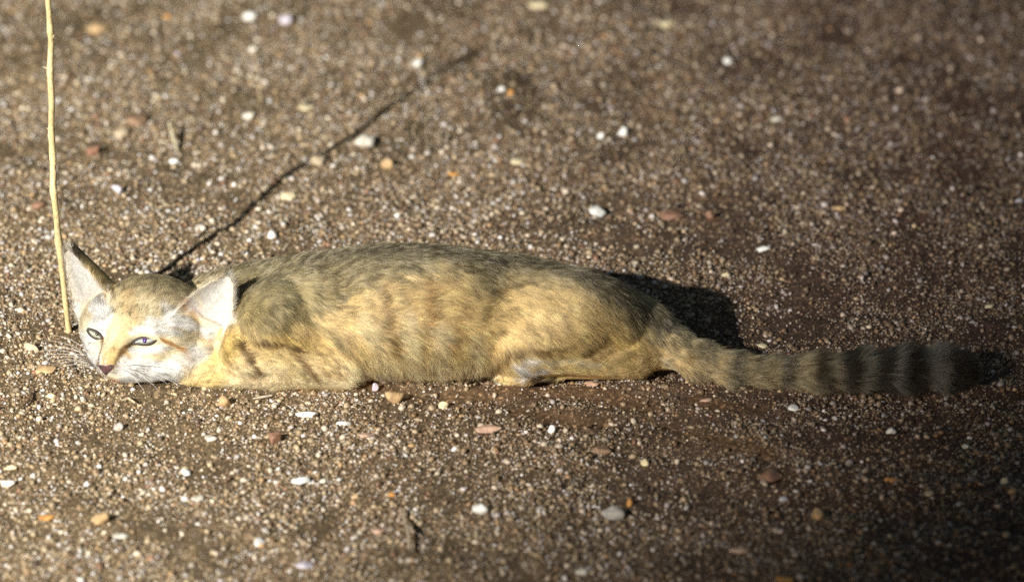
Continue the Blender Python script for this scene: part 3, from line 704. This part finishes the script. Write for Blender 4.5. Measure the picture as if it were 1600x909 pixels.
# ---- fur
def zone_mix(P):
    ds = []
    for pr_ in PR:
        ds.append(pr_['fn'](P) if not pr_['sub'] else np.full(len(P), .05))
    D = np.stack(ds, 1); return D
def fur(n, name, thin=1.0):
    w = area.copy()
    fc = pts[quads].mean(1); w[(fn_[:, 2] < -.55) & (fc[:, 2] < .02)] = 0; w[fc[:, 2] < .001] = 0
    q = (fc - HC) @ HR * 1000; hd = np.linalg.norm(q / np.array([64, 44, 64]), axis=1)
    w = w * np.where(hd < 1.05, 3.0, 1.0); w = w * np.where(fc[:, 1] > .085, .45, 1) * np.where(fc[:, 0] > .15, 1.25, 1)
    fi = rng.choice(len(quads), n, p=w / w.sum())
    a, b_ = rng.random((2, n, 1)); Q = pts[quads[fi]]
    P = (Q[:, 0] * (1 - a) + Q[:, 1] * a) * (1 - b_) + (Q[:, 3] * (1 - a) + Q[:, 2] * a) * b_
    VN = vn[quads[fi]]; Nn = (VN[:, 0] * (1 - a) + VN[:, 1] * a) * (1 - b_) + (VN[:, 3] * (1 - a) + VN[:, 2] * a) * b_
    Nn /= np.linalg.norm(Nn, axis=1)[:, None] + 1e-9
    keep = P[:, 2] > .0012
    for c3, r_ in EYEC:
        q = (P - c3); keep &= np.linalg.norm(q, axis=1) > r_ * .62 + .0012
    for c3, r_ in EYEC:      # elongated clear zone along the slit
        q = P - c3; keep &= ~((np.abs(q @ Rr) < r_ * 1.1) & (np.abs(q @ Ur) < .0036) & (np.linalg.norm(q, axis=1) < .02))
    keep &= np.linalg.norm(P - hit(166, 575)[0], axis=1) > .0055
    P, Nn = P[keep], Nn[keep]; n = len(P)
    D = zone_mix(P); Wt = np.exp(-np.clip(D - D.min(1)[:, None], 0, .05) / .0035); Wt /= Wt.sum(1)[:, None]
    flow = np.zeros((n, 3)); ln = np.zeros(n); zt = np.zeros((n, 0)); zi = D.argmin(1)
    for k, pr_ in enumerate(PR):
        f = pr_['flow']
        if isinstance(f, str) and f == 'torso':
            yc = np.interp(P[:, 0], fX, sY); hgt = smooth(.02, .085, P[:, 2]); fl = np.stack([.35 + .65 * hgt, np.zeros(n), -(1.05 - hgt) * .9 - .1], -1)
        elif isinstance(f, str) and f == 'head':
            fl = P - (NOSE + Fh * -.004 + np.array([0, 0, .004])); fl /= np.linalg.norm(fl, axis=1)[:, None]
            fl = fl + np.array([0, 0, -.15])
        else: fl = np.tile(np.asarray(f, float), (n, 1))
        fl = fl / (np.linalg.norm(fl, axis=1)[:, None] + 1e-9)
        flow += fl * Wt[:, k:k + 1]; ln += pr_['ln'] * Wt[:, k]
    zone = np.array([p['zone'] for p in PR])[zi]
    jit = np.stack([vnoise(P, .014, 50 + i) for i in range(3)], -1) * .35 + np.stack([vnoise(P, .005, 60 + i) for i in range(3)], -1) * .3 + rng.normal(0, .16, (n, 3))
    flow = flow + jit
    flow -= Nn * (flow * Nn).sum(1)[:, None]; flow /= np.linalg.norm(flow, axis=1)[:, None] + 1e-9
    tail = zone == 'tail'; earz = zone == 'ear'; head = zone == 'head'
    col = 800 + P[:, 0] / S
    ln = ln * rng.uniform(.65, 1.2, n)
    tl = smooth(1180, 1440, col) * tail
    guard = (rng.random(n) < .07) & ~(head | earz)
    ln = ln * np.where(guard, 1.3, 1)
    ln = np.where(tail, ln * .85 + .004 * tl, ln) * np.where(tail & (col > 1480), .75, 1)
    ln = np.where(earz & (Nn @ np.array([-.3, -.93, .2]) > .3), ln * 1.7, ln)
    lift = np.where(tail, .38 + .55 * tl, np.where(head, .22, np.where(earz, .12, .24))) * rng.uniform(.6, 1.4, n)
    ln = ln * np.where(earz & (P[:, 0] < -.2), .8, 1)
    lift = lift + np.where((zone == 'torso') & (Nn[:, 2] > .75), .1, 0)
    lift = lift + .08 * guard
    d0 = flow + Nn * lift[:, None]; d0 /= np.linalg.norm(d0, axis=1)[:, None]
    t = np.array([0, .33, .68, 1.0])
    bend = (flow * .25 - Nn * .12 + np.array([0, 0, -.08])) * np.where(tail, .5, 1)[:, None]
    X = P[:, None, :] - Nn[:, None, :] * .0004 + d0[:, None, :] * (ln[:, None, None] * t[None, :, None]) + bend[:, None, :] * (ln[:, None, None] * (t ** 2)[None, :, None])
    # clumps
    cs = .0034; cell = np.floor(P / cs).astype(np.int64)
    hsh = lambda s: (((cell[:, 0] * 92837111) ^ (cell[:, 1] * 689287499) ^ (cell[:, 2] * 283923481) ^ (s * 7919)) % 10007) / 10007.
    cc = (cell + np.stack([hsh(1), hsh(2), hsh(3)], -1)) * cs; pull = (cc - P); pull -= Nn * (pull * Nn).sum(1)[:, None]
    am = np.where(head | earz, .3, .9)
    X += pull[:, None, :] * (t ** 1.5)[None, :, None] * am[:, None, None]
    X[..., 2] = np.maximum(X[..., 2], rng.uniform(.0003, .004, (n, 1)))
    c, g = coat(P + flow * (ln * np.where(tail, .6, .15))[:, None], Nn)
    hc = c * rng.uniform(.62, 1.3, (n, 1)) * (1 + .3 * vnoise(P, .006, 70) + .8 * (hsh(6) - .5) * np.where(earz, .35, np.where(head, .75, 1)))[:, None]
    C = np.repeat(hc[:, None, :], 4, 1)
    # agouti banding on the grizzled back: some hairs black tipped, some pale tipped
    gz = g * ((zone == 'torso') | (zone == 'rump') | (zone == 'shoulder') | (zone == 'haunch')) + .6 * (tail & (col < 1250)) + .35 * (head & (((P - HC) @ Ur) > .018))
    gz = np.clip(gz, 0, 1); cl = 1.0 * (hsh(5) - .5) + .2 + .6 * rng.random(n); dark = (cl < .68 * gz + .10 * (1 - gz) * ~(head | earz))
    pale = (~dark) & (rng.random(n) < .55 * gz)
    for k, wk in ((2, .55), (3, .95)):
        C[:, k] = np.where(dark[:, None], C[:, k] * (1 - wk) + DRK * wk, C[:, k])
        C[:, k] = np.where(pale[:, None], C[:, k] * (1 - wk) + PALEG * 1.6 * wk, C[:, k])
    blk = tail & (c.mean(1) < .06)
    hl = (rng.random(n) < .16) & tail & (c.mean(1) > .06) & (col < 1490); C[hl, 2:] = C[hl, 2:] * .5 + LG * .35
    R0 = np.where(head, .00010, np.where(earz, .00009, .00014)) * thin * rng.uniform(.8, 1.25, n)
    R = R0[:, None] * np.array([1.0, .95, .7, .12])[None]
    hcv = bpy.data.hair_curves.new(name); hcv.add_curves([4] * n)
    hcv.attributes['position'].data.foreach_set('vector', X.astype(np.float32).ravel())
    ra = hcv.attributes.get('radius') or hcv.attributes.new('radius', 'FLOAT', 'POINT'); ra.data.foreach_set('value', R.astype(np.float32).ravel())
    ca = hcv.attributes.new('tint', 'FLOAT_COLOR', 'POINT'); C4 = np.ones((n, 4, 4), np.float32); C4[..., :3] = np.clip(C, .005, .92); ca.data.foreach_set('color', C4.ravel())
    return hcv
m_fur = bpy.data.materials.new('fur_hair'); m_fur.use_nodes = True; nt = m_fur.node_tree; nt.nodes.clear()
out = nt.nodes.new('ShaderNodeOutputMaterial'); hb = nt.nodes.new('ShaderNodeBsdfHairPrincipled'); hb.model = 'CHIANG'; hb.parametrization = 'COLOR'
at = N(nt, 'ShaderNodeAttribute', attribute_name='tint'); nt.links.new(at.outputs['Color'], hb.inputs['Color'])
hb.inputs['Roughness'].default_value = .35; hb.inputs['Radial Roughness'].default_value = .6
df = nt.nodes.new('ShaderNodeBsdfDiffuse'); nt.links.new(at.outputs['Color'], df.inputs['Color'])
mxs = nt.nodes.new('ShaderNodeMixShader'); mxs.inputs[0].default_value = .5
nt.links.new(hb.outputs[0], mxs.inputs[1]); nt.links.new(df.outputs[0], mxs.inputs[2]); nt.links.new(mxs.outputs[0], out.inputs['Surface'])
co = bpy.data.objects.new('coat', fur(380000, 'coat')); SC.collection.objects.link(co); co.data.materials.append(m_fur); co.parent = cat

# whiskers
def curves_obj(name, lines, radii, cols, mat, parent):
    hcv = bpy.data.hair_curves.new(name); hcv.add_curves([len(l) for l in lines])
    P = np.concatenate(lines).astype(np.float32); hcv.attributes['position'].data.foreach_set('vector', P.ravel())
    ra = hcv.attributes.get('radius') or hcv.attributes.new('radius', 'FLOAT', 'POINT'); ra.data.foreach_set('value', np.concatenate(radii).astype(np.float32))
    ca = hcv.attributes.new('tint', 'FLOAT_COLOR', 'POINT'); C4 = np.ones((len(P), 4), np.float32); C4[:, :3] = np.concatenate(cols); ca.data.foreach_set('color', C4.ravel())
    o = bpy.data.objects.new(name, hcv); SC.collection.objects.link(o); o.data.materials.append(mat); o.parent = parent
wl, wr_, wc = [], [], []
def whisker(u, v, u2, v2, sag, out_y):
    p = None
    for du in range(30):
        p = hit(u + du, v)[0]
        if p is not None: break
    if p is None: return
    e_ = at_y(u2, v2, p[1] + out_y); e_[2] = max(e_[2], .002); n = 10; t = np.linspace(0, 1, n)[:, None]
    l = p * (1 - t) + e_ * t + np.array([0, 0, 1]) * (np.sin(t * math.pi) * sag); wl.append(l)
    wr_.append(.00030 * (1 - .75 * t[:, 0])); wc.append(np.where(t < .22, .10, .85) * np.ones((n, 3)))
for (a) in [(137, 553, 64, 532), (136, 556, 60, 541), (134, 560, 58, 549), (136, 563, 62, 556), (138, 566, 68, 561), (140, 569, 70, 567), (143, 571, 80, 571), (138, 549, 80, 524), (140, 574, 86, 577), (146, 576, 100, 583), (134, 554, 76, 548)]:
    whisker(*a, .004, -.004)
for a in [(196, 570, 262, 600), (200, 575, 250, 612), (206, 578, 270, 592), (192, 577, 226, 612), (205, 570, 286, 584), (212, 575, 282, 604)]:
    whisker(*a, .003, -.018)
curves_obj('whiskers', wl, wr_, wc, m_fur, cat)
wl, wr_, wc = [], [], []

# ------------------------------------------------------------------ dry stem and straw
m_straw = mat_tint('dry_straw', .55, .35, .22, 260, .6, 700)
def solve_stem(pts2, lean):
    b0 = on_ground(pts2[-1][0], pts2[-1][1], float(ground_z([on_ground(*pts2[-1])[0]], [on_ground(*pts2[-1])[1]])[0]))
    out = []
    for (u, v), dy in zip(pts2, lean):
        h = (pts2[-1][1] - v) * S; y = b0[1] + dy * h; out.append(at_y(u, v, y))
    out[-1] = b0 - np.array([0, 0, .004]); return np.array(out)
STEM = [(74, -16), (75, 0), (78, 40), (80, 70), (78, 110), (81, 160), (80, 205), (83, 255), (83, 295), (88, 335), (91, 372), (97, 420), (102, 468), (108, 517)]
SHC = np.array([(108, 517), (290, 415), (340, 368), (380, 322), (430, 275), (500, 240), (545, 222), (610, 165), (670, 125), (760, 62)], float)
def shadow_px(p): return project(p + (p - LPOS) * (p[2] / (LPOS[2] - p[2])))
bY = on_ground(*STEM[-1])[1]; best = None
for l0 in np.arange(-.2, .9, .02):
    for l1 in np.arange(-.5, .5, .05):
        e_ = 0
        for u, v in STEM[1:-2]:
            h = (517 - v) * S; x_, y_ = shadow_px(at_y(u, v, bY + (l0 + l1 * h) * h)); e_ += abs(y_ - np.interp(x_, SHC[:, 0], SHC[:, 1]))
        if best is None or e_ < best[0]: best = (e_, l0, l1)
lean = []
for u, v in STEM:
    h = max(517 - v, 40) * S; l0 = best[1] + best[2] * h; c_ = []
    for dl in np.arange(-.05, .051, .01):
        x_, y_ = shadow_px(at_y(u, v, bY + (l0 + dl) * h)); c_.append((abs(y_ - np.interp(x_, SHC[:, 0], SHC[:, 1])) + 30 * abs(dl), l0 + dl))
    lean.append(min(c_)[1])
lean = np.array(lean); print('stem lean', best, lean.round(2))
L3 = solve_stem(STEM, lean)
tt = np.linspace(0, 1, len(L3)); ft = np.linspace(0, 1, 90); L3f = np.stack([np.interp(ft, tt, L3[:, k]) for k in range(3)], -1)
L3f[1:-1] = (L3f[:-2] + L3f[1:-1] * 2 + L3f[2:]) / 4
rad = np.interp(ft, [0, .3, .6, 1], [.0023, .0026, .0030, .0024]) * (1 + .12 * vnoise(p3(ft, ft * 0), .04, 80)) 
for f0 in (.18, .31, .47, .62, .78): rad *= 1 + .22 * np.exp(-((ft - f0) / .012) ** 2)
V, F = tube(L3f, rad, n=10)
sc_ = np.array([.66, .55, .30]) * (1 + .18 * vnoise(V, .01, 81))[:, None]
stem = make_obj('dry_weed', mesh_np('dry_weed', V, F, sc_), m_straw)
tag(stem, 'thin straw-coloured dry stem standing upright behind the left ear of the cat', 'dry weed')
for f0, dx, dz in ((.31, -.006, .003), (.22, .003, .006), (.47, -.004, .004), (.62, -.004, .005), (.78, -.004, .002)):
    i = int(f0 * 89); p = L3f[i]; q = np.array([p, p + np.array([dx * .6, -.001, dz * .5]), p + np.array([dx, -.002, dz])])
    V, F = tube(q, [.0013, .0008, .0003]); make_obj('leaf_scar', mesh_np('leaf_scar', V, F, np.tile([.6, .5, .34], (len(V), 1))), m_straw, stem)
def straw(px, r, lab, col=(.62, .56, .38), name='straw_piece', lift=.0015, stand=0.0, fork=None):
    q = []
    for i, (u, v) in enumerate(px):
        z = .002 + stand * (1 - i / (len(px) - 1)); p = on_ground(u, v, z); q.append(p + np.array([0, 0, lift]))
    q = np.array(q); t = np.linspace(0, 1, len(q)); f = np.linspace(0, 1, 24); q = np.stack([np.interp(f, t, q[:, k]) for k in range(3)], -1)
    V, F = tube(q, np.interp(f, [0, .5, 1], [r * .5, r, r * .7]), n=8)
    if fork:
        q2 = np.array([on_ground(u, v, .004) for u, v in fork]); V2, F2 = tube(q2, r * .6, n=8); F = np.concatenate([F, F2 + len(V)]); V = np.concatenate([V, V2])
    o = make_obj(name, mesh_np(name, V, F, np.array(col) * (1 + .2 * vnoise(V, .004, 83))[:, None]), m_straw)
    tag(o, lab, 'straw' if name == 'straw_piece' else 'twig', 'bits of dry plant on the ground')
straw([(264, 194), (270, 213), (277, 238)], .0019, 'short pale straw standing up right of the upright stem', stand=.01)
straw([(625, 797), (634, 818), (640, 842), (641, 862)], .0017, 'forked grey brown twig lying near the bottom middle', (.40, .32, .24), 'dry_twig', fork=[(634, 818), (648, 832)])
straw([(30, 640), (44, 628), (50, 612)], .0013, 'dark curved twig at the left edge below the whiskers', (.20, .13, .08), 'dry_twig')
straw([(190, 628), (200, 624), (212, 632)], .0012, 'small curved straw bit just below the chin', (.60, .50, .34))
straw([(100, 562), (112, 575), (118, 585)], .0010, 'thin dark twig between the flat tan stone and the chin', (.16, .11, .07), 'dry_twig')
straw([(395, 625), (425, 620)], .0011, 'pale straw lying below the thin flat stone by the forearm', (.66, .60, .48))
print('stem shadow px', [tuple(round(float(a)) for a in project(p + (p - LPOS) * (p[2] / (LPOS[2] - p[2])))) for p in L3])
